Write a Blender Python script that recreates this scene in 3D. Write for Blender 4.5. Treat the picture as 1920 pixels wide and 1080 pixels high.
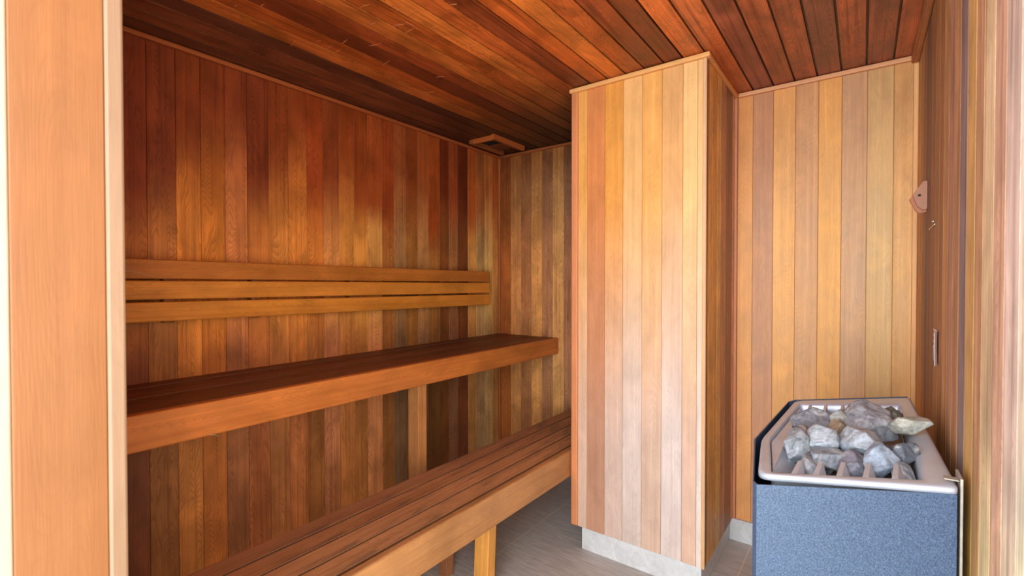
import bpy, bmesh, math, random
from mathutils import Vector, Matrix, noise
for o in list(bpy.data.objects): bpy.data.objects.remove(o)
S = bpy.context.scene
COL = S.collection

# ------------------------------------------------------------------ camera, light, exposure
H = 1.25
YAW, PIT, ROL, F = .6406, .0129, -.0003, 883.3249
cy, sy = math.cos(YAW), math.sin(YAW)
fw = Vector((-sy*math.cos(PIT), cy*math.cos(PIT), -math.sin(PIT)))
rt = Vector((cy, sy, 0)); up = rt.cross(fw)
r2 = rt*math.cos(ROL)+up*math.sin(ROL); u2 = -rt*math.sin(ROL)+up*math.cos(ROL)
cd = bpy.data.cameras.new('camera'); cam = bpy.data.objects.new('camera', cd); COL.objects.link(cam)
m = Matrix((r2, u2, -fw)).transposed().to_4x4(); m.translation = Vector((0, 0, H)); cam.matrix_world = m
cd.sensor_width = 36; cd.lens = F*36/1920; cd.clip_start = .02
cd.dof.use_dof = True; cd.dof.focus_distance = 2.1; cd.dof.aperture_fstop = 5.6
S.camera = cam

w = bpy.data.worlds.new('sky'); S.world = w; w.use_nodes = True
bg = w.node_tree.nodes['Background']; bg.inputs[0].default_value = (.80, .90, 1, 1); bg.inputs[1].default_value = 2.2

def area(name, loc, target, size, sizey, power, color):
    l = bpy.data.lights.new(name, 'AREA'); l.shape = 'RECTANGLE'; l.size = size; l.size_y = sizey
    l.energy = power; l.color = color
    o = bpy.data.objects.new(name, l); COL.objects.link(o); o.location = loc
    o.rotation_euler = (Vector(target)-Vector(loc)).to_track_quat('-Z', 'Y').to_euler()
    return o
area('daylight_through_door', (-.1, -1.5, 1.35), (-.25, 1.6, 1.05), 5.0, 2.5, 250, (.93, .96, 1))
area('side_fill_light', (2.4, -.55, 1.1), (-2.1, .75, 1.15), 1.6, 2.2, 150, (1, .97, .93))  # added fill light with no source of its own, brightens the near left wall
# an ordinary warm sauna bulb glow is not seen in the picture; daylight and the added side fill only
S.view_settings.view_transform = 'Standard'; S.view_settings.look = 'None'
S.view_settings.gamma = 1; S.view_settings.use_curve_mapping = False
S.view_settings.exposure = .45

# ------------------------------------------------------------------ helpers
def lin(c, k=1.0):
    k = k if isinstance(k, tuple) else (k, k, k)
    return tuple(min(.93, q*((v/255/12.92) if v/255 <= .04045 else ((v/255+.055)/1.055)**2.4)) for q, v in zip(k, c))
def link(name, bm, mat, parent=None, kind=None):
    me = bpy.data.meshes.new(name); bm.normal_update(); bm.to_mesh(me); bm.free()
    o = bpy.data.objects.new(name, me); COL.objects.link(o)
    if mat: me.materials.append(mat)
    if parent is not None: o.parent = parent
    if kind: o['kind'] = kind
    return o
def tag(o, label, cat, group=None):
    o['label'] = label; o['category'] = cat
    if group: o['group'] = group
    return o
def empty(name, loc, label, cat, group=None):
    o = bpy.data.objects.new(name, None); COL.objects.link(o); o.location = loc; o.empty_display_size = .05
    return tag(o, label, cat, group)
def sub(name, bm, mat, part, root):
    bmesh.ops.translate(bm, vec=-root.location, verts=bm.verts)
    return link(name, bm, mat, part)
def child(name, bm, mat, parent):
    """mesh given in world coordinates, stored relative to its parent"""
    bmesh.ops.translate(bm, vec=-parent.location, verts=bm.verts)
    return link(name, bm, mat, parent)

class N:
    def __init__(s, name):
        s.m = bpy.data.materials.new(name); s.m.use_nodes = True
        s.t = s.m.node_tree; s.b = s.t.nodes['Principled BSDF']
    def n(s, typ, **kw):
        x = s.t.nodes.new(typ)
        for k, v in kw.items(): setattr(x, k, v)
        return x
    def put(s, sock, v):
        if isinstance(v, bpy.types.NodeSocket): s.t.links.new(v, sock)
        else: sock.default_value = v
    def math(s, op, a, b=0.0, c=None, clamp=False):
        x = s.n('ShaderNodeMath', operation=op, use_clamp=clamp); s.put(x.inputs[0], a); s.put(x.inputs[1], b)
        if c is not None: s.put(x.inputs[2], c)
        return x.outputs[0]
    def rng(s, v, a, b, c, d, smooth=False):
        x = s.n('ShaderNodeMapRange'); x.interpolation_type = 'SMOOTHSTEP' if smooth else 'LINEAR'
        s.put(x.inputs[0], v)
        for i, q in enumerate((a, b, c, d)): x.inputs[i+1].default_value = q
        return x.outputs[0]
    def noise(s, vec, scale, detail=3, rough=.5, dist=0):
        x = s.n('ShaderNodeTexNoise'); s.put(x.inputs['Vector'], vec)
        x.inputs['Scale'].default_value = scale; x.inputs['Detail'].default_value = detail
        x.inputs['Roughness'].default_value = rough; x.inputs['Distortion'].default_value = dist
        return x.outputs[0]
    def xyz(s, x, y, z):
        c = s.n('ShaderNodeCombineXYZ')
        for i, v in enumerate((x, y, z)): s.put(c.inputs[i], v)
        return c.outputs[0]
    def mix(s, f, a, b, blend='MIX'):
        x = s.n('ShaderNodeMix', data_type='RGBA', blend_type=blend)
        s.put(x.inputs[0], f); s.put(x.inputs[6], a); s.put(x.inputs[7], b)
        return x.outputs[2]

def wood(name, grain=.35, streak=.35, blotch=.25, rough=.5, red=(.62, .50, .42), wear=None, spec=.35, knots=0.0):
    k = N(name)
    uv = k.n('ShaderNodeUVMap').outputs[0]
    sp = k.n('ShaderNodeSeparateXYZ'); k.put(sp.inputs[0], uv); u, v = sp.outputs[0], sp.outputs[1]
    tint = k.n('ShaderNodeAttribute', attribute_name='tint').outputs[0]
    seed = k.n('ShaderNodeAttribute', attribute_name='seed').outputs[2]
    sc = k.math('MULTIPLY', seed, 37.7)
    # cathedral figure: contour lines of a stretched noise field plus a cross-grain ramp
    f = k.noise(k.xyz(k.math('MULTIPLY', u, 9.0), k.math('MULTIPLY', v, 1.1), sc), 1.0, 2, .45)
    steep = k.rng(k.math('FRACT', k.math('MULTIPLY', seed, 7.13)), 0, 1, 30, 150)
    ph = k.math('ADD', k.math('MULTIPLY', f, 62.0), k.math('MULTIPLY', u, steep))
    ring = k.math('FRACT', ph)
    ring = k.rng(ring, 0.0, 1.0, 0, 1); ring = k.math('POWER', ring, 2.6)
    ringm = k.math('MULTIPLY', ring, grain)
    # fibres and streaks along the board
    fib = k.noise(k.xyz(k.math('MULTIPLY', u, 620.0), k.math('MULTIPLY', v, 14.0), sc), 1.0, 2, .6)
    stk = k.noise(k.xyz(k.math('MULTIPLY', u, 75.0), k.math('MULTIPLY', v, 1.3), k.math('ADD', sc, 5.0)), 1.0, 4, .6, .3)
    blo = k.noise(k.xyz(k.math('MULTIPLY', u, 9.0), k.math('MULTIPLY', v, 5.0), k.math('ADD', sc, 9.0)), 1.0, 4, .55, .6)
    dark = k.mix(1.0, tint, red+(1,), 'MULTIPLY')
    c = k.mix(ringm, tint, dark)
    c = k.mix(k.math('MULTIPLY', k.rng(stk, .48, .72, 0, 1, True), streak), c, dark)
    lightc = k.mix(1.0, c, (1.30, 1.30, 1.30, 1), 'MULTIPLY')
    c = k.mix(k.math('MULTIPLY', k.rng(stk, .47, .28, 0, 1, True), min(1, streak*1.1)), c, lightc)
    g = k.rng(blo, .25, .75, 1-blotch, 1+blotch)
    g = k.math('MULTIPLY', g, k.rng(fib, .25, .75, .93, 1.07))
    c = k.mix(1.0, c, k.xyz(g, g, g), 'MULTIPLY')
    if wear:   # greyish trodden patches with a shape of their own
        wn = k.noise(k.xyz(k.math('MULTIPLY', u, 22.0), k.math('MULTIPLY', v, 3.0), 2.0), 1.0, 4, .65, .5)
        c = k.mix(k.math('MULTIPLY', k.rng(wn, .5, .66, 0, 1, True), wear), c, (.13, .085, .062, 1))
    k.put(k.b.inputs['Base Color'], c)
    k.put(k.b.inputs['Roughness'], k.rng(blo, .3, .7, rough-.07, rough+.1))
    k.b.inputs['Specular IOR Level'].default_value = spec
    bp = k.n('ShaderNodeBump'); bp.inputs['Strength'].default_value = .25; bp.inputs['Distance'].default_value = .0006
    k.put(bp.inputs['Height'], k.math('ADD', k.math('MULTIPLY', ring, -.5), fib)); k.put(k.b.inputs['Normal'], bp.outputs[0])
    return k.m

def plain(name, col, rough=.5, metal=0, var=.06, scale=30, bump=0):
    k = N(name)
    tc = k.n('ShaderNodeTexCoord').outputs['Object']
    n = k.noise(tc, scale, 4, .6)
    g = k.rng(n, .3, .7, 1-var, 1+var)
    k.put(k.b.inputs['Base Color'], k.mix(1.0, tuple(col)+(1,), k.xyz(g, g, g), 'MULTIPLY'))
    k.put(k.b.inputs['Roughness'], k.rng(n, .3, .7, max(0, rough-.08), rough+.08)); k.b.inputs['Metallic'].default_value = metal
    if bump:
        bp = k.n('ShaderNodeBump'); bp.inputs['Strength'].default_value = bump; bp.inputs['Distance'].default_value = .002
        k.put(bp.inputs['Height'], n); k.put(k.b.inputs['Normal'], bp.outputs[0])
    return k.m

W_WALL = wood('cedar_wall', .62, .60, .34, .5, (.55, .42, .34))
W_FRESH = wood('cedar_column', .32, .40, .15, .5, (.80, .66, .54))
W_OLD = wood('cedar_weathered', .45, 1.0, .34, .6, (.52, .42, .42))
W_CEIL = wood('cedar_ceiling', .55, .75, .50, .42, (.40, .28, .22), spec=.45)
W_BENCH = wood('bench_wood', .40, .45, .22, .42, (.70, .55, .42))
W_SEAT = wood('bench_seat_wood', .35, .55, .18, .5, (.55, .42, .35), wear=.55)
W_TRIM = wood('trim_wood', .15, .22, .10, .5, (.78, .62, .5))

def attrs(bm):
    return (bm.loops.layers.uv.verify(), bm.verts.layers.float_color.get('tint') or bm.verts.layers.float_color.new('tint'),
            bm.verts.layers.float.get('seed') or bm.verts.layers.float.new('seed'))

def planks(name, org, ud, vd, nd, bounds, vlen, cols, mat, gap=.0018, depth=.0022, seg=28, seed=0, k=1.0, jit=.05, gd=.62, flat=0, kind='structure', parent=None):
    """tongue and groove boarding: one mesh, each board with its own tone and grain. cols: per board, a colour or list of (t, colour)"""
    rnd = random.Random(seed); bm = bmesh.new(); uvl, tl, sl = attrs(bm)
    org, ud, vd, nd = map(Vector, (org, ud, vd, nd))
    flip = ud.cross(vd).dot(nd) < 0
    for i in range(len(bounds)-1):
        a, b = sorted((bounds[i], bounds[i+1]))
        c = cols[i % len(cols)]; sd = rnd.random()*10
        if not isinstance(c[0], (tuple, list)): c = [(0, c), (1, c)]
        c = [(t, lin(q, k)) for t, q in c]
        us = [(a, -depth), (a+gap, 0), (b-gap, 0), (b, -depth)]
        if flat: us = [(a, -depth), (a+gap, -depth), (a+gap+flat, 0), (b-gap-flat, 0), (b-gap, -depth), (b, -depth)]
        rows = []
        for j in range(seg+1):
            t = j/seg
            # wavering transition between the board's own tones
            tt = min(1, max(0, t + .07*noise.noise((sd*3, t*4, 1.0))))
            q = c[-1][1]
            for x in range(len(c)-1):
                if tt <= c[x+1][0]:
                    s = (tt-c[x][0])/max(1e-6, c[x+1][0]-c[x][0]); s = max(0, min(1, s)); s = s*s*(3-2*s)
                    q = tuple(c[x][1][z]*(1-s)+c[x+1][1][z]*s for z in range(3)); break
            row = []
            for uu, dd in us:
                vtx = bm.verts.new(org+ud*uu+vd*(t*vlen)+nd*dd)
                g = 1 if dd == 0 else gd
                vtx[tl] = (q[0]*g, q[1]*g, q[2]*g, 1); vtx[sl] = sd
                row.append((vtx, uu-a))
            rows.append((row, t*vlen))
        for j in range(seg):
            for x in range(len(us)-1):
                q4 = [rows[j][0][x], rows[j][0][x+1], rows[j+1][0][x+1], rows[j+1][0][x]]
                vv = [rows[j][1], rows[j][1], rows[j+1][1], rows[j+1][1]]
                if flip: q4.reverse(); vv.reverse()
                f = bm.faces.new([z[0] for z in q4])
                for lp, z, y in zip(f.loops, q4, vv): lp[uvl].uv = (z[1], y)
    # backing sheet closes the wall behind the boards
    lo, hi = min(bounds), max(bounds)
    th = .03
    cs = [org+ud*x+vd*y+nd*zz for zz in (-depth-.0005, -th) for x, y in ((lo, 0), (hi, 0), (hi, vlen), (lo, vlen))]
    vs = [bm.verts.new(q) for q in cs]
    for z in vs: z[tl] = (.05, .025, .012, 1)
    for q in ((0, 1, 2, 3), (7, 6, 5, 4), (0, 4, 5, 1), (1, 5, 6, 2), (2, 6, 7, 3), (3, 7, 4, 0)): bm.faces.new([vs[z] for z in q])
    return link(name, bm, mat, parent, kind)

def board_into(bm, lo, hi, axis, col, bevel=.003, k=1.0, sd=None, seg=2, rot=None, side=1):
    """a solid rectangular board with eased edges, grain along the given axis, added to bm in world coordinates"""
    b = bmesh.new(); uvl, tl, sl = attrs(b)
    bmesh.ops.create_cube(b, size=1)
    lo, hi = Vector(lo), Vector(hi); ce = (lo+hi)/2; sz = hi-lo
    for v in b.verts: v.co = Vector((v.co[i]*sz[i] for i in range(3)))
    if bevel: bmesh.ops.bevel(b, geom=list(b.edges), offset=min(bevel, min(sz)*.45), segments=seg, profile=.5, affect='EDGES')
    sd = sd if sd is not None else random.Random(str((lo, hi))).random()*10
    c = lin(col, k); others = [i for i in range(3) if i != axis]
    for v in b.verts:
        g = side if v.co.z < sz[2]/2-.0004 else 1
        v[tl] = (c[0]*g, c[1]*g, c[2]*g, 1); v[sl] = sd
    for f in b.faces:
        n = [abs(x) for x in f.normal]; d = n.index(max(n))
        if d == axis: a1, a2 = others
        else: a1 = [i for i in others if i != d][0]; a2 = axis
        for lp in f.loops:
            p = lp.vert.co
            lp[uvl].uv = (p[a1]+sz[a1]/2+.11*d, p[a2]*(1 if a2 == axis else .05))
    if rot:
        piv = Vector(rot[1])-ce
        bmesh.ops.rotate(b, cent=piv, matrix=rot[0], verts=b.verts)
    bmesh.ops.translate(b, vec=ce, verts=b.verts)
    me = bpy.data.meshes.new('tmp'); b.to_mesh(me); b.free(); bm.from_mesh(me); bpy.data.meshes.remove(me)
    return bm
def newbm():
    bm = bmesh.new(); attrs(bm); return bm
def board(name, lo, hi, axis, col, mat, parent=None, kind=None, **kw):
    bm = board_into(newbm(), lo, hi, axis, col, **kw)
    if parent is not None: return child(name, bm, mat, parent)
    return link(name, bm, mat, None, kind)

# ------------------------------------------------------------------ room dimensions (metres)
L, D, D2, C = -2.0985, 2.6638, 2.4693, 2.1497
X0, X1, Y0, R = -1.0948, -.5, 1.947, .17
FW = .172        # inner face of the front wall
PW = .0875
ZB = .0006

# ------------------------------------------------------------------ left wall
lb = [.522-PW*4, .522-PW*3, .522-PW*2, .499, .586, .677, .761, .849, .936, 1.026, 1.114, 1.203, 1.288, 1.373, 1.46, 1.54, 1.635, 1.716, 1.8, 1.891, 1.973, 2.067, 2.151, 2.229, 2.328, 2.411, 2.501, 2.583, D]
mid = [(150, 78, 36)]*3+[(150, 76, 34), (168, 92, 46), (184, 100, 42), (178, 94, 36), (172, 92, 52), (168, 88, 42), (176, 98, 46), (184, 100, 44), (184, 98, 44), (192, 110, 62), (196, 110, 52), (196, 112, 52), (200, 118, 64), (150, 82, 40), (146, 92, 58), (134, 76, 36), (158, 96, 58), (150, 86, 42), (112, 56, 26), (138, 78, 46), (100, 48, 22), (178, 112, 60), (164, 118, 78), (186, 138, 88), (176, 110, 62)]
cols = []
for i, c in enumerate(mid):
    rr = random.Random(i*7+1)
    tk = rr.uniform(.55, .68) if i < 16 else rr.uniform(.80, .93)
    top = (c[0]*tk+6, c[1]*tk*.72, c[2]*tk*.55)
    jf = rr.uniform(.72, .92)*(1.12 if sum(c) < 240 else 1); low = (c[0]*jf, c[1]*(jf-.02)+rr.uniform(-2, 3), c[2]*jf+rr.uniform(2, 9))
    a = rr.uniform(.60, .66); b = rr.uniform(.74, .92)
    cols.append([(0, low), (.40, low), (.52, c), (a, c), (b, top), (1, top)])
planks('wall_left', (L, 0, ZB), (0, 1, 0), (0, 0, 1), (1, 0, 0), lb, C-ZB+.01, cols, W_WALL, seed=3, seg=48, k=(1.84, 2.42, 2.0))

# ------------------------------------------------------------------ back wall of the bench nook
nb = [-2.1, -1.997, -1.907, -1.822, -1.735, -1.651, -1.564, -1.50, -1.42, -1.33, -1.24, -1.15, -1.09]
nc = [(150, 82, 40), (186, 122, 74), (160, 102, 66), (196, 132, 78), (160, 106, 74), (196, 138, 86), (156, 104, 76)]+[(170, 110, 66)]*5
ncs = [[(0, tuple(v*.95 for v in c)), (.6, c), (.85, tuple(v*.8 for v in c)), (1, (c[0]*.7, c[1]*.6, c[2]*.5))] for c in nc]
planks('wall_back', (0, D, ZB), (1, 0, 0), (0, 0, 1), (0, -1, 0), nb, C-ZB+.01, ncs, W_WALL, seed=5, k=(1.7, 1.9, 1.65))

# ------------------------------------------------------------------ boxed column
cb = [-1.067, -1.02, -.932, -.846, -.759, -.674, -.589, -.532, X1]
cc = [(236, 172, 90), (216, 138, 78), (232, 160, 74), (234, 180, 112), (232, 170, 92), (226, 170, 106), (236, 188, 122), (230, 184, 122)]
ccs = []
for i, c in enumerate(cc):
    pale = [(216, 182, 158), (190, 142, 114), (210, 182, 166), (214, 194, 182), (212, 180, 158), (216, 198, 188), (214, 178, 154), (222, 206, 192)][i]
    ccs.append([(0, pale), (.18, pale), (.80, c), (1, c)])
ZC = .105
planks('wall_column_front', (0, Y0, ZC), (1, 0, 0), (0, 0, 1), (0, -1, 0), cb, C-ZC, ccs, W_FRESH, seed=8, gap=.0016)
board('trim_1', (X0-.006, Y0-.007, ZC), (-1.067, Y0+.016, C-.004), 2, (216, 140, 92), W_TRIM, kind='structure', bevel=.006)
sb = [Y0+.012, 1.963+.045, 2.194-.06, 2.194, 2.288, 2.417, D2]
sc_ = [(196, 124, 72), (200, 128, 70), (206, 138, 84), (168, 108, 78), (132, 84, 68), (190, 130, 96)]
planks('wall_column_right', (X1, 0, ZC), (0, 1, 0), (0, 0, 1), (1, 0, 0), sb, C-ZC, [[(0, tuple(v*1.02 for v in c)), (1, c)] for c in sc_], W_WALL, seed=9, k=(1.6, 2.15, 2.1))
planks('wall_column_left', (X0+.003, 0, ZC), (0, 1, 0), (0, 0, 1), (-1, 0, 0), [Y0+.012+i*(D-Y0-.012)/8 for i in range(9)], C-ZC, [(196, 130, 80), (180, 116, 70), (206, 142, 88)], W_WALL, seed=10)
bm = newbm(); board_into(bm, (X0+.04, Y0+.034, .002), (X1-.034, D+.2, C-.01), 2, (90, 60, 40), bevel=0)
link('wall_column_core', bm, W_WALL, None, 'structure')
# short board that closes the front right corner of the column
board('trim_2', (X1-.012, Y0-.003, ZC-.001), (X1+.003, Y0+.013, C-.004), 2, (214, 168, 122), W_TRIM, kind='structure', bevel=.003)

# ------------------------------------------------------------------ far wall behind the heater
fb = [-.52, -.487, -.422, -.337, -.249, -.162, -.078, .009, .095, .172]
fc = [(200, 140, 100), (224, 158, 102), (196, 142, 112), (230, 168, 108), (212, 158, 116), (230, 168, 102), (206, 160, 126), (214, 172, 124), (218, 166, 112)]
fcs = [[(0, (c[0]*1.0, c[1]*.98, c[2]*.98)), (.6, c), (1, (c[0]*.93, c[1]*.88, c[2]*.85))] for c in fc]
planks('wall_far', (0, D2, ZC), (1, 0, 0), (0, 0, 1), (0, -1, 0), fb, C-ZC, fcs, W_FRESH, seed=12, gap=.0016, k=(1.1, 1.17, 1.0))

# ------------------------------------------------------------------ right wall, weathered
rb = [-.0, .083, .165, .25, .335, .42, .505, .59, .672, .755, .84, .926, 1.01, 1.09, 1.176, 1.252, 1.346, 1.434, 1.5215, 1.609, 1.70, 1.79, 1.88, 1.982, 2.07, 2.159, 2.26, 2.352, D2]
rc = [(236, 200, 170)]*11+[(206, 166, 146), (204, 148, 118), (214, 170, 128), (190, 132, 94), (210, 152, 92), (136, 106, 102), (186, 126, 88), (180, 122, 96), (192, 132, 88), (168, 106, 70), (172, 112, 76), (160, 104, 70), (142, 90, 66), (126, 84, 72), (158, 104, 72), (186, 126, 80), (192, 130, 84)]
rcs = []
for i, c in enumerate(rc):
    rr = random.Random(i+40)
    lo = (min(255, c[0]*1.05+8), c[1]*1.1, c[2]*1.08); mi = (c[0], c[1]*.97, c[2]*1.08)
    rcs.append([(0, lo), (.3, lo), (.5, mi), (.75, mi), (1, c)])
planks('wall_right', (R, 0, ZB), (0, 1, 0), (0, 0, 1), (-1, 0, 0), rb, C-ZB+.01, rcs, W_OLD, seed=14, k=(1.05, 1.33, 1.12))

# ------------------------------------------------------------------ ceiling boards, dark with age
xs = [.182, .092, .005, -.08, -.167, -.2515, -.336, -.420, -.504, -.5875, -.6635]
while xs[-1] > -2.05: xs.append(xs[-1]-.0838)
xs[-1] = L-.01
rr = random.Random(77); base = [(160, 90, 56), (142, 82, 56), (150, 84, 50), (126, 76, 56), (156, 86, 52), (152, 84, 50), (138, 78, 54), (168, 90, 46), (188, 100, 46), (198, 106, 46)]
ceilc = []
for i in range(len(xs)-1):
    if i < 9: c = base[i]
    else:
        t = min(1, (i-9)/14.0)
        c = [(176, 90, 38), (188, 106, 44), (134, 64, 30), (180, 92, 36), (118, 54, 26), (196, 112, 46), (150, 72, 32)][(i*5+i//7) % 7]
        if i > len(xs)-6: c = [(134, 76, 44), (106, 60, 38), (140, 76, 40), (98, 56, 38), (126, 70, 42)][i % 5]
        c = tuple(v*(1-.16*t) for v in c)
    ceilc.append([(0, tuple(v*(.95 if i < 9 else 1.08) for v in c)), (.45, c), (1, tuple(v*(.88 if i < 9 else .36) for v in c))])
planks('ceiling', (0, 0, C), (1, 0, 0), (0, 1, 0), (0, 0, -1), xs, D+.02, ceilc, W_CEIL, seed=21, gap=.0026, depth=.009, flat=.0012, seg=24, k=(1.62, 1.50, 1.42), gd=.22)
# pale gouges scratched into the ceiling boards
k_ = plain('scratched_wood', lin((200, 118, 66)), .6)
bm = bmesh.new(); rr = random.Random(4)
for x0, y0, x1, y1 in [(-1.335, 0.951, -1.288, 0.958), (-1.253, 1.037, -1.229, 1.034), (-1.244, 1.075, -1.191, 1.07), (-1.33, 1.084, -1.288, 1.102), (-1.276, 1.092, -1.278, 1.153), (-1.34, 1.146, -1.285, 1.143), (-1.24, 1.181, -1.209, 1.18), (-1.517, 1.122, -1.46, 1.139), (-1.217, 1.358, -1.185, 1.363), (-1.406, 1.038, -1.363, 1.036), (-1.605, 1.255, -1.545, 1.247), (-1.081, 1.114, -1.06, 1.125), (-1.515, 1.471, -1.477, 1.484), (-1.676, 1.564, -1.629, 1.573), (-1.599, 0.757, -1.556, 0.752), (-1.653, 0.988, -1.626, 0.991), (-1.674, 1.04, -1.626, 1.035), (-1.678, 1.079, -1.622, 1.073), (-1.589, 1.052, -1.54, 1.045), (-1.762, 0.945, -1.717, 0.935), (-1.654, 0.7, -1.641, 0.705)]:
    a, b = Vector((x0, y0, 0)), Vector((x1, y1, 0)); d = b-a; n_ = Vector((-d.y, d.x, 0)).normalized()
    wd = rr.uniform(.0014, .0026)
    mid_ = (a+b)/2+n_*rr.uniform(-.004, .004)
    P = [a, mid_+n_*wd, b, mid_-n_*wd]
    lo_ = [bm.verts.new((p.x, p.y, C-.0012)) for p in P]; hi_ = [bm.verts.new((p.x, p.y, C+.0005)) for p in P]
    bm.faces.new(lo_); bm.faces.new(hi_[::-1])
    for i in range(4): bm.faces.new((lo_[i], hi_[i], hi_[(i+1) % 4], lo_[(i+1) % 4]))
bmesh.ops.recalc_face_normals(bm, faces=bm.faces)
link('scratch_marks', bm, k_, bpy.data.objects['ceiling'])
# thick roof above the boards
bm = newbm(); board_into(bm, (L-.05, .0, C+.031), (R+.05, D+.1, C+.1), 1, (80, 60, 45), bevel=0); link('ceiling_deck', bm, W_WALL, None, 'structure')

# ------------------------------------------------------------------ trims
T = .018
board('trim_3', (L, FW, C-T-.002), (L+.020, D, C-.002), 1, (176, 92, 44), W_TRIM, kind='structure', bevel=.005)
board('trim_4', (L+.02, D-.016, C-T-.002), (X0, D, C-.002), 0, (160, 90, 46), W_TRIM, kind='structure', bevel=.004)
board('trim_5', (X0-.012, Y0-.018, C-T-.004), (X1+.017, Y0, C-.003), 0, (232, 172, 104), W_TRIM, kind='structure', bevel=.005)
board('trim_6', (X1, Y0, C-T-.004), (X1+.017, D2, C-.003), 1, (216, 146, 84), W_TRIM, kind='structure', bevel=.005)
board('trim_7', (X1+.017, D2-.018, C-T-.004), (R-.013, D2, C-.003), 0, (222, 160, 112), W_TRIM, kind='structure', bevel=.004)
board('trim_8', (R-.016, D2-.024, ZC), (R, D2, C-.025), 2, (226, 174, 116), W_TRIM, kind='structure', bevel=.004)
board('trim_9', (R-.024, FW, C-.040), (R, D2-.024, C-.004), 1, (176, 112, 66), W_OLD, kind='structure', bevel=.006)
board('trim_10', (X1, D2-.016, ZC), (X1+.013, D2, C-T-.004), 2, (206, 142, 108), W_TRIM, kind='structure', bevel=.004)
board('trim_11', (L, D-.016, ZB), (L+.016, D, C-T-.002), 2, (176, 104, 56), W_TRIM, kind='structure', bevel=.005)

# ------------------------------------------------------------------ doorway
OC = (240, 172, 100)
# inner lining of the front wall, left of the door
planks('wall_front', (0, FW, ZB), (1, 0, 0), (0, 0, 1), (0, 1, 0), [L, -2.0, -1.9, -1.8, -1.7, -1.6, -1.5, -1.4, -1.3, -1.2, -1.1, -1.0, -.9, -.755], C-ZB+.01, [(190, 120, 66), (176, 106, 56), (200, 130, 74)], W_WALL, seed=31)
board('wall_front_core', (L-.05, .09, .0), (-.775, FW-.031, C+.02), 2, (120, 80, 50), W_WALL, kind='structure', bevel=0)
board('trim_12', (-.775, .0852, .002), (-.75, .167, C+.01), 2, (244, 154, 82), W_TRIM, kind='structure', bevel=.0012, k=.225)
board('trim_13', (-.775, .1675, .002), (-.7475, .186, C+.01), 2, (244, 190, 146), W_TRIM, kind='structure', bevel=.003, k=.25)
board('trim_14', (-.86, .068, .002), (-.7515, .085, C+.03), 2, (250, 214, 180), W_TRIM, kind='structure', bevel=.002, k=.42)

# ------------------------------------------------------------------ floor and tile skirting
k = N('floor_tile')
tc = k.n('ShaderNodeTexCoord').outputs['Object']; sp = k.n('ShaderNodeSeparateXYZ'); k.put(sp.inputs[0], tc); x, y = sp.outputs[0], sp.outputs[1]
def groutline(c, off, per, wd):
    q = k.math('ABSOLUTE', k.math('SUBTRACT', k.math('FRACT', k.math('ADD', k.math('DIVIDE', k.math('SUBTRACT', c, off), per), .5)), .5))
    return k.math('LESS_THAN', k.math('MULTIPLY', q, per), wd)
gl = k.math('MAXIMUM', groutline(x, -1.338, .92, .0022), groutline(y, 2.0, .61, .0022))
fx = k.noise(k.xyz(k.math('MULTIPLY', x, 3.0), k.math('MULTIPLY', y, 26.0), 0), 3.0, 5, .65, .6)
fl = k.noise(tc, 2.2, 4, .6, .5)
c = k.mix(k.rng(fx, .3, .72, 0, 1), (.36, .315, .275, 1), (.68, .63, .58, 1))
c = k.mix(k.rng(fl, .35, .65, 0, .5), c, (.50, .46, .43, 1))
c = k.mix(k.math('MULTIPLY', gl, .75), c, (.78, .64, .46, 1))
k.put(k.b.inputs['Base Color'], c); k.put(k.b.inputs['Roughness'], k.rng(fx, .3, .7, .38, .6))
bp = k.n('ShaderNodeBump'); bp.inputs['Strength'].default_value = .2; bp.inputs['Distance'].default_value = .002
k.put(bp.inputs['Height'], k.math('SUBTRACT', fx, gl)); k.put(k.b.inputs['Normal'], bp.outputs[0])
M_FLOOR = k.m
bm = newbm(); board_into(bm, (L-.04, -.1, -.06), (R+.04, D+.04, 0), 0, (120, 110, 100), bevel=0); link('floor', bm, M_FLOOR, None, 'structure')
k = N('skirting_tile')
tc = k.n('ShaderNodeTexCoord').outputs['Object']
n = k.noise(tc, 14, 6, .7, 1.5)
k.put(k.b.inputs['Base Color'], k.mix(k.rng(n, .35, .7, 0, 1), (.56, .56, .55, 1), (.76, .76, .75, 1))); k.b.inputs['Roughness'].default_value = .45
M_SKIRT = k.m
def skirt(name, lo, hi): return board(name, lo, hi, 0, (220, 220, 220), M_SKIRT, kind='structure', bevel=.0015)
skirt('baseboard_column_front', (-1.049, Y0+.008, 0), (-.512, Y0+.03, .104))
skirt('baseboard_column_right', (-.532, Y0+.0305, 0), (-.513, D2-.0, .104))
skirt('baseboard_column_left', (-1.049, Y0+.0305, 0), (-1.03, D, .104))
skirt('baseboard_far', (-.5125, D2-.0125, 0), (R-.02, D2+.01, .1045))
skirt('baseboard_left', (L+.0005, FW+.002, 0), (L+.012, D-.0125, .105))
skirt('baseboard_back', (L+.001, D-.012, 0), (-1.0495, D-.001, .105))
bm = newbm(); board_into(bm, (X1-.1, D2+.011, 0), (R+.06, D2+.06, C), 2, (90, 70, 50), bevel=0); link('wall_far_core', bm, W_WALL, None, 'structure')

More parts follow.
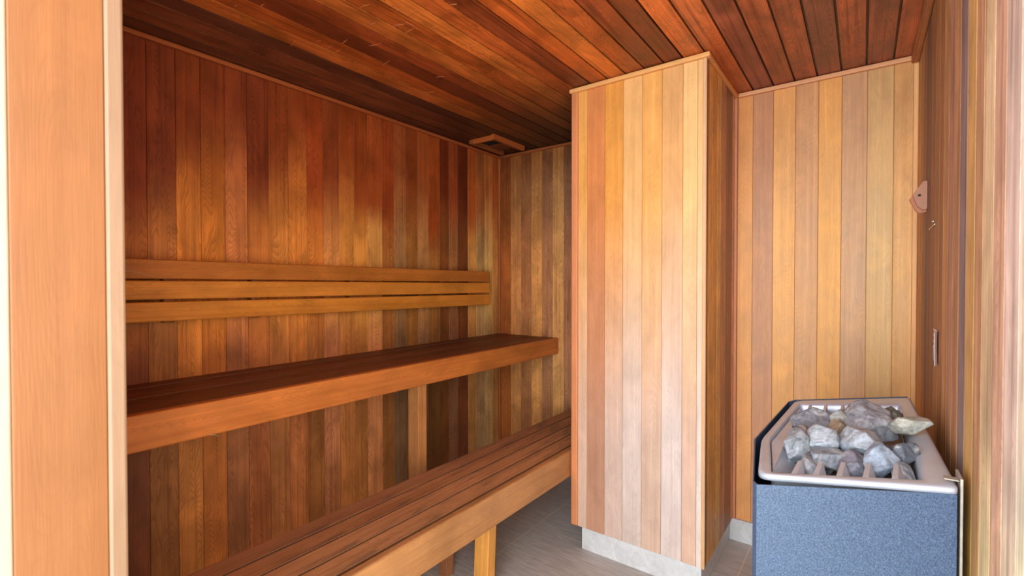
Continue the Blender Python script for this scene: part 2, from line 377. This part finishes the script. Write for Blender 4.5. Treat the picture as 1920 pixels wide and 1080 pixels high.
# ------------------------------------------------------------------ upper bench
ub = empty('upper_bench', (-1.85, 1.4, 0), 'long upper wooden bench with slatted top and one square post, against the dark left wall', 'bench')
ZU = .883; BY0, BY1 = .190, D-.004
BC = (196, 120, 58)
board('fascia', (-1.632, BY0, ZU-.104), (-1.600, BY1, ZU), 1, (206, 122, 56), W_BENCH, ub, bevel=.005)['label'] = 'thick orange-brown front board of the bench'
sx = -1.636; i = 0
slw = [.104, .083, .083, .083, .078]
for wd in slw:
    g = .007
    board('slat', (sx-g-wd+.007, BY0, ZU-.026), (sx-g+.003, BY1, ZU-.001-.0015*(i % 2)), 1, [(124, 70, 42), (114, 64, 36), (126, 72, 42), (112, 62, 36), (124, 74, 46)][i], W_SEAT, ub, bevel=.0022, seg=2)
    sx -= wd+.007; i += 1
for yy in (.55, 1.44, 2.55):
    board('crosspiece', (L+.008, yy, ZU-.095), (-1.634, yy+.045, ZU-.028), 0, (150, 92, 48), W_BENCH, ub)
board('wall_rail', (L+.001, BY0+.3, ZU-.105), (L+.0075, BY1, ZU-.03), 1, (140, 84, 44), W_BENCH, ub, bevel=.001)
board('post', (-1.689, 1.458, 0), (-1.620, 1.511, ZU-.106), 2, (196, 134, 78), W_BENCH, ub, bevel=.003)['label'] = 'paler square post'

# ------------------------------------------------------------------ lower bench
lbn = empty('lower_bench', (-1.28, 1.4, 0), 'lower slatted wooden bench with worn greyish boards, running in front of the upper bench', 'bench')
ZL = .45; LX = -1.106
board('fascia', (LX-.036, BY0, ZL-.125), (LX, BY1, ZL+.001), 1, (188, 132, 82), W_BENCH, lbn, bevel=.010, seg=4)['label'] = 'scuffed rounded front board'
xx = LX-.036-.006; wdt = .0755
for i in range(4):
    board('slat', (xx-wdt, BY0, ZL-.026), (xx, BY1, ZL), 1, [(196, 138, 92), (200, 140, 94), (190, 130, 86), (184, 126, 86)][i], W_SEAT, lbn, bevel=.0010, seg=1, side=.42)  # slat sides coloured darker: shade painted into the gaps between slats
    xx -= wdt+.0075
board('back_rail', (xx+.007, BY0, ZL-.11), (xx+.035, BY1, ZL-.028), 1, (150, 98, 58), W_BENCH, lbn)
for yy in (.6, 1.365, 2.4):
    board('crosspiece', (xx+.0355, yy, ZL-.10), (LX-.037, yy+.045, ZL-.028), 0, (160, 100, 56), W_BENCH, lbn)
lean = (Matrix.Rotation(-.055, 4, 'X'), (-1.2, 1.43, .34))
board('leg', (-1.232, 1.410, .0), (-1.160, 1.456, ZL-.1), 2, (224, 156, 76), W_BENCH, lbn, rot=lean)['label'] = 'pale honey-coloured leg'
board('leg', (xx+.036, 1.412, .0), (xx+.082, 1.458, ZL-.103), 2, (150, 96, 62), W_BENCH, lbn)

# ------------------------------------------------------------------ backrest
br = empty('backrest', (L+.05, 1.4, 1.2), 'three horizontal wooden slats fixed to the left wall above the upper bench', 'backrest')
for z0, z1, cc_ in ((1.262, 1.332, (170, 98, 44)), (1.188, 1.2555, (196, 120, 52)), (1.108, 1.1785, (196, 120, 50))):
    e = newbm()
    board_into(e, (L+.048, BY0, z0-.0), (L+.070, 2.473, z1), 1, cc_, bevel=.005, seg=3, k=(1.3, 1.4, 1.05))
    # the rails run very slightly downhill towards the far end
    for v in e.verts: v.co.z -= .012*(v.co.y-.5)/1.97
    child('rail', e, W_BENCH, br)
for yy in (.62, .93, 1.40, 2.02):
    board('bracket', (L+.001, yy, 1.10), (L+.0475, yy+.035, 1.315-.012*(yy-.5)/1.97), 2, (150, 88, 42), W_BENCH, br)

# ------------------------------------------------------------------ ceiling vent
vt = empty('ceiling_vent', (-1.9, 2.4, C), 'small dark ceiling vent between two wooden guide strips near the far left corner', 'vent')
M_DARK = plain('vent_dark', (.012, .010, .009), .8)
board('guide_strip', (-1.825, 2.235, C-.030), (-1.802, 2.56, C+.001), 1, (190, 100, 46), W_TRIM, vt)
board('guide_strip', (-2.015, 2.245, C-.026), (-1.985, 2.575, C+.001), 1, (150, 84, 44), W_TRIM, vt)
board('end_strip', (-1.984, 2.246, C-.030), (-1.826, 2.262, C+.001), 0, (190, 100, 44), W_TRIM, vt)
bm = newbm(); board_into(bm, (-1.980, 2.266, C-.003), (-1.830, 2.405, C+.0005), 1, (10, 10, 10), bevel=0); child('opening', bm, M_DARK, vt)['label'] = 'black opening'
board('sliding_cover', (-1.983, 2.405, C-.012), (-1.827, 2.52, C-.002), 1, (110, 62, 34), W_TRIM, vt)

# ------------------------------------------------------------------ heater
def onplane(X, Y, dz=0): return .76948101+.12217117*X+.06090439*Y+dz
k = N('brushed_aluminium'); tc = k.n('ShaderNodeTexCoord').outputs['Object']
n = k.noise(tc, 60, 4, .6); n2 = k.noise(tc, 9, 3, .6)
k.put(k.b.inputs['Base Color'], k.mix(k.rng(n2, .45, .75, 0, .6), (.58, .63, .72, 1), (.46, .47, .50, 1)))
k.b.inputs['Metallic'].default_value = .42; k.put(k.b.inputs['Roughness'], k.rng(n, .3, .7, .32, .5)); M_ALU = k.m
k = N('speckled_enamel'); tc = k.n('ShaderNodeTexCoord').outputs['Object']
n = k.noise(tc, 420, 2, .6); nn = k.noise(tc, 900, 1, .5)
c = k.mix(k.rng(n, .40, .62, 0, 1), (.025, .050, .100, 1), (.073, .122, .215, 1))
c = k.mix(k.rng(nn, .62, .72, 0, .7), c, (.25, .30, .37, 1))
k.put(k.b.inputs['Base Color'], c); k.b.inputs['Roughness'].default_value = .42
bp = k.n('ShaderNodeBump'); bp.inputs['Strength'].default_value = .25; bp.inputs['Distance'].default_value = .0008
k.put(bp.inputs['Height'], n); k.put(k.b.inputs['Normal'], bp.outputs[0]); M_SPECK = k.m
M_TRAY = plain('tray_galvanised', (.55, .56, .56), .5, .4, .12, 25)
M_CREAM = plain('tray_lining', (.50, .44, .33), .8, 0, .25, 30)

ht = empty('sauna_heater', (-.03, 1.5, 0), 'speckled blue-grey sauna heater with a silver rim full of stones, against the right wall', 'heater')
def ring_pts(pts, dz=0): return [Vector((x, y, onplane(x, y, dz))) for x, y in pts]
def roundpoly(pts, rads, seg=5):
    out = []; n_ = len(pts)
    for i, p in enumerate(pts):
        p = Vector(p); a = Vector(pts[i-1]); b = Vector(pts[(i+1) % n_]); r = rads[i]
        if r <= 0: out.append(tuple(p)); continue
        p0 = p+(a-p).normalized()*r; p1 = p+(b-p).normalized()*r
        for j in range(seg+1):
            t = j/seg; out.append(tuple(p0*(1-t)**2+p*2*t*(1-t)+p1*t*t))
    return out
OUT = roundpoly([(-.187, 1.176), (-.2165, 1.412), (-.178, 1.808), (.117, 1.880), (.1475, 1.213)], [.030, .03, .03, .012, .008])
INN = roundpoly([(-.162, 1.197), (-.196, 1.417), (-.160, 1.767), (.090, 1.797), (.098, 1.243)], [.012, .012, .008, .008, .008])
def resample(poly, n_):
    # same number of points round both outlines, keyed by angle about a common centre
    cx, cyy = -.04, 1.5; out = []
    for i in range(n_):
        a = 2*math.pi*i/n_; d = Vector((math.cos(a)*.3, math.sin(a)*.55)); best = None
        for j in range(len(poly)):
            p, q = Vector(poly[j]), Vector(poly[(j+1) % len(poly)])
            e = q-p; den = d.x*e.y-d.y*e.x
            if abs(den) < 1e-12: continue
            w_ = p-Vector((cx, cyy)); t = (w_.x*e.y-w_.y*e.x)/den; s = (w_.x*d.y-w_.y*d.x)/den
            if t > 0 and -1e-6 <= s <= 1+1e-6: best = t if best is None else max(best, t)
        out.append((cx+d.x*best, cyy+d.y*best))
    return out
NR = 360
O_, I_ = resample(OUT, NR), resample(INN, NR)
def scale_to(a, b, t): return [(p[0]*(1-t)+q[0]*t, p[1]*(1-t)+q[1]*t) for p, q in zip(a, b)]
bm = bmesh.new(); loops = []
for pts, dz in ((O_, -.0135), (O_, -.004), (scale_to(O_, I_, .10), -.001), (scale_to(O_, I_, .22), 0), (scale_to(O_, I_, .80), -.001), (scale_to(O_, I_, .93), -.003), (I_, -.008), (scale_to(I_, [(-.04, 1.5)]*NR, .025), -.05), (I_, -.051), (scale_to(O_, I_, .9), -.02)):
    loops.append([bm.verts.new(v) for v in ring_pts(pts, dz)])
for a in range(len(loops)):
    A, B = loops[a], loops[(a+1) % len(loops)]
    for i in range(NR): bm.faces.new((A[i], A[(i+1) % NR], B[(i+1) % NR], B[i]))
bmesh.ops.recalc_face_normals(bm, faces=bm.faces)
for f in bm.faces: f.smooth = True
rim = child('rim', bm, M_ALU, ht); rim['label'] = 'silver cast metal rim round the stone tray'
# outer shell
SH = [(.1455, 1.212), (-.185, 1.150), (-.1955, 1.166), (-.2335, 1.408), (-.196, 1.798), (-.178, 1.822), (.112, 1.890)]
def shell(name, pts, zb, topf, th, mat, closed=False, parent=ht):
    bm = bmesh.new(); n_ = len(pts); cen = Vector((-.03, 1.5)); rings = []
    for q, inset in ((pts, 0), (pts, th)):
        P = []
        for i, p in enumerate(q):
            p = Vector(p); d = (cen-p).normalized()*inset; P.append(p+d)
        rings.append(P)
    def V(p, z): return bm.verts.new((p.x, p.y, z))
    ob = [V(p, zb) for p in rings[0]]; ot = [V(p, topf(i, p)) for i, p in enumerate(rings[0])]
    ib = [V(p, zb) for p in rings[1]]; it = [V(p, topf(i, rings[0][i])) for i, p in enumerate(rings[1])]
    rng_ = range(n_ if closed else n_-1)
    for i in rng_:
        j = (i+1) % n_
        bm.faces.new((ob[i], ob[j], ot[j], ot[i])); bm.faces.new((ib[j], ib[i], it[i], it[j]))
        bm.faces.new((ot[i], ot[j], it[j], it[i])); bm.faces.new((ob[j], ob[i], ib[i], ib[j]))
    if not closed:
        bm.faces.new((ob[0], ot[0], it[0], ib[0])); bm.faces.new((ob[-1], ib[-1], it[-1], ot[-1]))
    bmesh.ops.recalc_face_normals(bm, faces=bm.faces)
    return child(name, bm, mat, parent)
shell('casing', SH, .12, lambda i, p: onplane(p[0], p[1], -.0135 if i < 3 else (-.002)), .004, M_SPECK)
# inner dark body, floor of the tray
INB = scale_to(I_, [(-.04, 1.5)]*NR, .03)[::12]
shell('stone_tray', INB, .55, lambda i, p: onplane(p[0], p[1], -.045), .003, M_TRAY, True)
bm = bmesh.new(); vs = [bm.verts.new((x, y, onplane(x, y, -.075))) for x, y in scale_to(I_, [(-.04, 1.5)]*NR, .02)[::6]]; f = bm.faces.new(vs)
r_ = bmesh.ops.extrude_face_region(bm, geom=[f]); bmesh.ops.translate(bm, vec=(0, 0, -.01), verts=[g for g in r_['geom'] if isinstance(g, bmesh.types.BMVert)])
bmesh.ops.recalc_face_normals(bm, faces=bm.faces); child('tray_floor', bm, M_CREAM, ht)
# base plate & feet
bm = newbm(); board_into(bm, (-.18, 1.19, .105), (.13, 1.80, .125), 1, (90, 90, 95), bevel=.002); child('base', bm, M_TRAY, ht)
for fx_, fy_ in ((-.15, 1.22), (.10, 1.25), (-.15, 1.76), (.10, 1.78)):
    b = bmesh.new(); bmesh.ops.create_cone(b, cap_ends=True, segments=20, radius1=.016, radius2=.013, depth=.105)
    bmesh.ops.translate(b, vec=(fx_, fy_, .0525), verts=b.verts); child('foot', b, M_TRAY, ht)
# wall-side back plate
M_PLATE = plain('zinc_plate', (.42, .39, .33), .5, .3, .2, 40)
board('back_plate', (.1515, 1.228, .2), (.1560, 1.29, .8735), 2, (200, 200, 200), M_PLATE, ht, bevel=.001)
bm = newbm(); board_into(bm, (.1285, 1.2265, .868), (.1495, 1.245, .8705), 0, (200, 200, 200), bevel=.0005); child('lip', bm, M_PLATE, ht)
# wedge fins front and back
def fin(xf, yf, dy, wb, wt, dz):
    b = bmesh.new(); s = 1 if dy > 0 else -1
    def q(x, y, d): return b.verts.new((x, y, onplane(x, y, d)))
    v = [q(xf-wb/2, yf, dz), q(xf+wb/2, yf, dz), q(xf-wt/2, yf, -.002), q(xf+wt/2, yf, -.002), q(xf-wt/2, yf+dy, .001), q(xf+wt/2, yf+dy, .001), q(xf-wt/2, yf+dy*.98, -.022), q(xf+wt/2, yf+dy*.98, -.022)]
    for f_ in ((0, 1, 3, 2), (2, 3, 5, 4), (4, 5, 7, 6), (0, 2, 4, 6), (1, 7, 5, 3), (0, 6, 7, 1)): b.faces.new([v[z] for z in f_])
    bmesh.ops.recalc_face_normals(b, faces=b.faces)
    bmesh.ops.bevel(b, geom=list(b.edges), offset=.001, segments=1, affect='EDGES')
    sub('fin', b, M_ALU, rim, ht)
def front_fin(xf, yf, dy=.072):
    b = bmesh.new()
    def q(x, y, d): return b.verts.new((x, y, onplane(x, y, d)))
    A, B, Cc, D_, E_ = q(xf-.010, yf, -.003), q(xf, yf, -.003), q(xf+.021, yf, -.030), q(xf-.004, yf+dy, -.001), q(xf+.004, yf+dy, -.001)
    a, c, d, e = q(xf-.010, yf, -.052), q(xf+.021, yf, -.052), q(xf-.004, yf+dy, -.035), q(xf+.004, yf+dy, -.035)
    for f_ in ((A, B, E_, D_), (B, Cc, E_), (Cc, c, e, E_), (A, D_, d, a), (D_, E_, e, d), (a, d, e, c), (A, a, c, Cc, B)): b.faces.new(f_)
    bmesh.ops.recalc_face_normals(b, faces=b.faces)
    sub('fin', b, M_ALU, rim, ht)
for xf, yf in ((-.115, 1.208), (-.075, 1.214), (-.033, 1.222), (.012, 1.230), (.060, 1.238)): front_fin(xf, yf)
for xf, yf in ((-.132, 1.768), (-.091, 1.773), (-.048, 1.778), (-.006, 1.784), (.041, 1.790)): fin(xf, yf, -.075, .012, .007, -.045)
# sloping inner plate on the room side
bm = bmesh.new()
def pq(x, y, d): return bm.verts.new((x, y, onplane(x, y, d)))
A = [pq(-.193, 1.417, -.010), pq(-.158, 1.765, -.010), pq(-.135, 1.755, -.05), pq(-.128, 1.24, -.05), pq(-.165, 1.235, -.012)]
f = bm.faces.new(A); r_ = bmesh.ops.extrude_face_region(bm, geom=[f]); bmesh.ops.translate(bm, vec=(-.001, 0, -.003), verts=[g for g in r_['geom'] if isinstance(g, bmesh.types.BMVert)])
bmesh.ops.recalc_face_normals(bm, faces=bm.faces); child('side_plate', bm, M_ALU, ht)

# ------------------------------------------------------------------ stones
def rock_mat():
    k = N('heater_stone'); tc = k.n('ShaderNodeTexCoord').outputs['Object']
    tint = k.n('ShaderNodeAttribute', attribute_name='tint').outputs[0]
    loc = k.n('ShaderNodeObjectInfo').outputs['Random']
    v = k.n('ShaderNodeVectorMath', operation='ADD'); k.put(v.inputs[0], tc); k.put(v.inputs[1], k.xyz(k.math('MULTIPLY', loc, 9.0), 0, 0)); p = v.outputs[0]
    a = k.noise(p, 45, 6, .7, .8); b = k.noise(p, 14, 4, .6, 1.5); d = k.noise(p, 190, 3, .7)
    c = k.mix(1.0, tint, k.xyz(*[k.rng(a, .32, .68, .45, 1.5)]*3), 'MULTIPLY')
    c = k.mix(k.rng(b, .56, .66, 0, .55), c, (.62, .64, .64, 1))
    c = k.mix(k.rng(b, .36, .30, 0, .35), c, (.20, .16, .10, 1))
    k.put(k.b.inputs['Base Color'], c); k.b.inputs['Roughness'].default_value = .75
    bp = k.n('ShaderNodeBump'); bp.inputs['Strength'].default_value = .55; bp.inputs['Distance'].default_value = .0025
    k.put(bp.inputs['Height'], k.math('ADD', a, k.math('MULTIPLY', d, .5))); k.put(k.b.inputs['Normal'], bp.outputs[0])
    return k.m
M_ROCK = rock_mat()
def stone(x, y, dz, a, b, tall, col, sd, label, facets=15, yaw=None):
    rr = random.Random(sd); bm = bmesh.new(); tl = bm.verts.layers.float_color.new('tint')
    bmesh.ops.create_icosphere(bm, subdivisions=5, radius=1)
    pl = []
    for _ in range(facets):
        n_ = Vector((rr.gauss(0, 1), rr.gauss(0, 1), rr.gauss(0, 1))).normalized(); pl.append((n_, rr.uniform(.68, .97)))
    c = lin(col)
    for v in bm.verts:
        d = v.co.normalized(); r0 = 1.12
        for n_, dist in pl:
            q = n_.dot(d)
            if q > .01: r0 = min(r0, dist/q)
        r0 *= 1+.05*noise.noise(d*2.3+Vector((sd, 0, 0)))+.022*noise.noise(d*7+Vector((sd, 3, 0)))+.010*noise.noise(d*18+Vector((sd, 9, 0)))
        v.co = Vector((d.x*r0*a, d.y*r0*b, d.z*r0*tall)); v[tl] = (*c, 1)
    for f in bm.faces: f.smooth = True
    e = [x_ for x_ in bm.edges if len(x_.link_faces) == 2 and x_.calc_face_angle(0) > .30]
    for x_ in e: x_.smooth = False
    o = link('heater_stone', bm, M_ROCK); o.location = (x, y, onplane(x, y, dz))
    o.rotation_euler = (rr.uniform(-.25, .25), rr.uniform(-.25, .25), rr.uniform(-.4, .4) if yaw is None else yaw)
    tag(o, label, 'stone', 'stones piled in the heater tray')
    return o
G1, G2, G3, G4 = (138, 142, 146), (168, 176, 182), (112, 114, 118), (176, 170, 156)
ST = [
 (-.107, 1.562, .000, .049, .050, .038, (128, 126, 130), 'large dark grey rounded stone at the back left of the heater tray'),
 (-.040, 1.570, .000, .030, .045, .036, (158, 156, 148), 'smooth beige-grey stone, second from the left in the back row'),
 (-.008, 1.652, .000, .016, .030, .022, (136, 136, 140), 'small grey stone peeping out behind the back row between two larger ones'),
 (.022, 1.575, .006, .052, .062, .046, (150, 150, 154), 'largest stone of the pile, pale grey and angular, at the back centre right'),
 (.066, 1.640, -.008, .022, .040, .032, (104, 100, 88), 'dark rough brownish stone at the back right behind the largest stone'),
 (.092, 1.505, .026, .037, .030, .021, (172, 170, 156), 'long flat stone with a tan end, resting on the right edge of the rim'),
 (.075, 1.385, -.006, .023, .034, .028, (96, 100, 108), 'dark blue-grey stone at the right edge below the flat tan-ended one'),
 (.072, 1.320, -.030, .020, .028, .024, (138, 142, 148), 'small grey stone in the front right corner of the tray'),
 (.033, 1.352, -.012, .030, .048, .036, (148, 158, 170), 'bluish-grey rounded stone at the front, right of centre'),
 (-.002, 1.432, .004, .036, .050, .034, (172, 178, 184), 'pale stone with white streaks in the centre right of the pile'),
 (-.033, 1.440, -.010, .012, .034, .028, (146, 146, 140), 'narrow greenish-grey stone wedged in the middle of the pile'),
 (-.077, 1.430, .002, .038, .046, .030, (174, 180, 184), 'broad pale white-grey stone left of the centre of the pile'),
 (-.055, 1.500, .004, .018, .030, .022, (160, 142, 118), 'small stone with a rusty tan edge behind the broad pale one'),
 (-.134, 1.395, -.008, .025, .050, .036, (156, 162, 166), 'tall pale grey stone at the left edge of the tray'),
 (-.129, 1.470, -.002, .017, .030, .024, (168, 144, 132), 'small pinkish stone tucked in at the left edge'),
 (-.100, 1.325, -.030, .024, .036, .028, (150, 152, 156), 'rough speckled grey stone at the front left above the fins'),
 (-.058, 1.350, -.016, .036, .042, .022, (136, 142, 148), 'long flat grey stone in front of the broad pale one'),
 (-.013, 1.335, -.026, .027, .044, .032, (126, 124, 134), 'purple-grey stone in the front row left of the bluish one'),
]
for i, s in enumerate(ST): stone(*s[:3], s[3]*1.17, s[4]*1.20, s[5]*1.12, tuple(v*q for v, q in zip(s[6], (.98, 1.0, 1.02))), 11+i*3, s[7])
# deeper stones only partly seen between the top ones
DP = [(-.09, 1.50, 'half-hidden dark stone deep under the large back left one'), (-.01, 1.50, 'half-hidden dark stone deep under the middle of the pile'), (.045, 1.46, 'half-hidden stone deep in the gap beside the flat tan-ended one'), (-.08, 1.37, 'half-hidden stone deep under the front left of the pile'), (.0, 1.37, 'half-hidden stone deep under the front centre of the pile')]
for i, (x, y, lab) in enumerate(DP): stone(x, y, -.045, .036, .05, .03, (96, 98, 102), 90+i, lab)

# ------------------------------------------------------------------ small things on the right wall
# wooden coat-peg block: two layers, five-sided, with a hole
hk = empty('wooden_wall_block', (R, 2.1, 1.53), 'small five-sided two-layer wooden block with a dark hole, high on right wall', 'wall hook')
def prism(pts, y0, y1, col, mat, name, parent, hole=None):
    bm = newbm(); uvl, tl, sl = attrs(bm); c = lin(col)
    a = [bm.verts.new((x, y0, z)) for x, z in pts]; b = [bm.verts.new((x, y1, z)) for x, z in pts]; n_ = len(pts)
    bm.faces.new(a); bm.faces.new(b[::-1])
    for i in range(n_): bm.faces.new((a[i], b[i], b[(i+1) % n_], a[(i+1) % n_]))
    bmesh.ops.recalc_face_normals(bm, faces=bm.faces)
    bmesh.ops.bevel(bm, geom=list(bm.edges), offset=.0012, segments=2, affect='EDGES')
    for v in bm.verts: v[tl] = (*c, 1); v[sl] = 3.3
    for f in bm.faces:
        for lp in f.loops: lp[uvl].uv = (lp.vert.co.x, lp.vert.co.z)
    return child(name, bm, mat, parent)
fl_ = prism([(R-.0005, 1.588), (.160, 1.588), (.131, 1.545), (.145, 1.505), (.158, 1.492), (R-.0005, 1.494)], 2.095, 2.110, (168, 116, 88), W_TRIM, 'front_layer', hk)
prism([(R-.0005, 1.580), (.158, 1.578), (.124, 1.532), (.141, 1.492), (.151, 1.482), (R-.0005, 1.486)], 2.1105, 2.126, (170, 108, 74), W_TRIM, 'rear_layer', hk)
b = bmesh.new(); bmesh.ops.create_cone(b, cap_ends=True, segments=24, radius1=.0042, radius2=.0042, depth=.002); bmesh.ops.rotate(b, cent=(0, 0, 0), matrix=Matrix.Rotation(math.pi/2, 3, 'X'), verts=b.verts)
bmesh.ops.translate(b, vec=(.1495, 2.0947, 1.5415), verts=b.verts); sub('hole', b, M_DARK, fl_, hk)['label'] = 'dark round hole'

M_STEEL = plain('nail_steel', (.75, .73, .70), .3, .9)
nl = empty('bent_nail', (R, 1.95, 1.42), 'thin shiny bent nail in the right wall below the wooden block', 'nail')
b = bmesh.new(); bmesh.ops.create_cone(b, cap_ends=True, segments=10, radius1=.0011, radius2=.0011, depth=.15); bmesh.ops.rotate(b, cent=(0, 0, 0), matrix=Matrix.Rotation(math.pi/2-.02, 3, 'X'), verts=b.verts)
bmesh.ops.translate(b, vec=(R-.003, 1.93, 1.418), verts=b.verts); child('shank', b, M_STEEL, nl)
b = bmesh.new(); bmesh.ops.create_uvsphere(b, u_segments=10, v_segments=8, radius=.004); bmesh.ops.translate(b, vec=(R-.003, 1.885, 1.431), verts=b.verts); child('head', b, M_STEEL, nl)

M_LABEL = plain('label_white', (.78, .78, .80), .5, 0, .08, 60)
M_RED = plain('label_red', (.62, .16, .12), .5, 0, .1, 60); M_GREY = plain('label_grey', (.48, .50, .53), .5, 0, .1, 60)
st = empty('warning_label', (R, 1.80, 1.06), 'small white and red printed label peeling off the right wall above the heater', 'label')
bm = bmesh.new()
g = []
for i in range(9):
    y = 1.868-(1.868-1.735)*i/8; lift = .0012+(.010*max(0, (i-5)/3)**2)
    zt = 1.115-.0035*i*0; g.append([bm.verts.new((R-lift-.0005*math.sin(z*60), y, z)) for z in [1.018+(1.112-1.018)*j/6 for j in range(7)]])
for i in range(8):
    for j in range(6): bm.faces.new((g[i][j], g[i+1][j], g[i+1][j+1], g[i][j+1]))
r_ = bmesh.ops.extrude_face_region(bm, geom=list(bm.faces)); bmesh.ops.translate(bm, vec=(-.0006, 0, 0), verts=[q for q in r_['geom'] if isinstance(q, bmesh.types.BMVert)])
bmesh.ops.recalc_face_normals(bm, faces=bm.faces); paper = child('paper', bm, M_LABEL, st)
for (y0, y1, z0, z1, mm) in ((1.862, 1.79, 1.096, 1.106, M_RED), (1.862, 1.80, 1.080, 1.090, M_RED), (1.862, 1.79, 1.064, 1.073, M_RED), (1.862, 1.79, 1.024, 1.056, M_GREY)):
    bm = newbm(); board_into(bm, (R-.0029, y1, z0), (R-.0022, y0, z1), 1, (200, 60, 40), bevel=0); sub('print_mark', bm, mm, paper, st)

# ------------------------------------------------------------------ loose splinters seen on the backrest and bench edge
def splinter(name, pts, rad, label):
    bm = bmesh.new(); prev = None; n_ = 6; rings = []
    for i, p in enumerate(pts):
        p = Vector(p); d = (Vector(pts[min(i+1, len(pts)-1)])-Vector(pts[max(i-1, 0)])).normalized()
        s_ = d.cross(Vector((0.1, .2, 1))).normalized(); t_ = d.cross(s_); rd = rad*(1-.6*i/(len(pts)-1))
        rings.append([bm.verts.new(p+s_*math.cos(2*math.pi*j/n_)*rd+t_*math.sin(2*math.pi*j/n_)*rd) for j in range(n_)])
    for a, b_ in zip(rings, rings[1:]):
        for j in range(n_): bm.faces.new((a[j], a[(j+1) % n_], b_[(j+1) % n_], b_[j]))
    bm.faces.new(rings[0][::-1]); bm.faces.new(rings[-1])
    bmesh.ops.recalc_face_normals(bm, faces=bm.faces)
    return tag(link(name, bm, M_SPL), label, 'splinter')
M_SPL = plain('raw_splinter', (.62, .38, .20), .6)
xf = L+.0715
splinter('wood_splinter', [(xf, .49, 1.288), (xf+.001, .515, 1.288), (xf+.002, .54, 1.283), (xf+.003, .565, 1.275), (xf+.001, .585, 1.268)], .0012, 'thin pale splinter curling off the top backrest slat at its near end')
xf = -1.5985
splinter('wood_splinter', [(xf, .596, .785), (xf+.002, .604, .782), (xf+.003, .614, .779), (xf+.004, .622, .771)], .0012, 'tiny curled splinter hanging from the bottom edge of the upper bench')
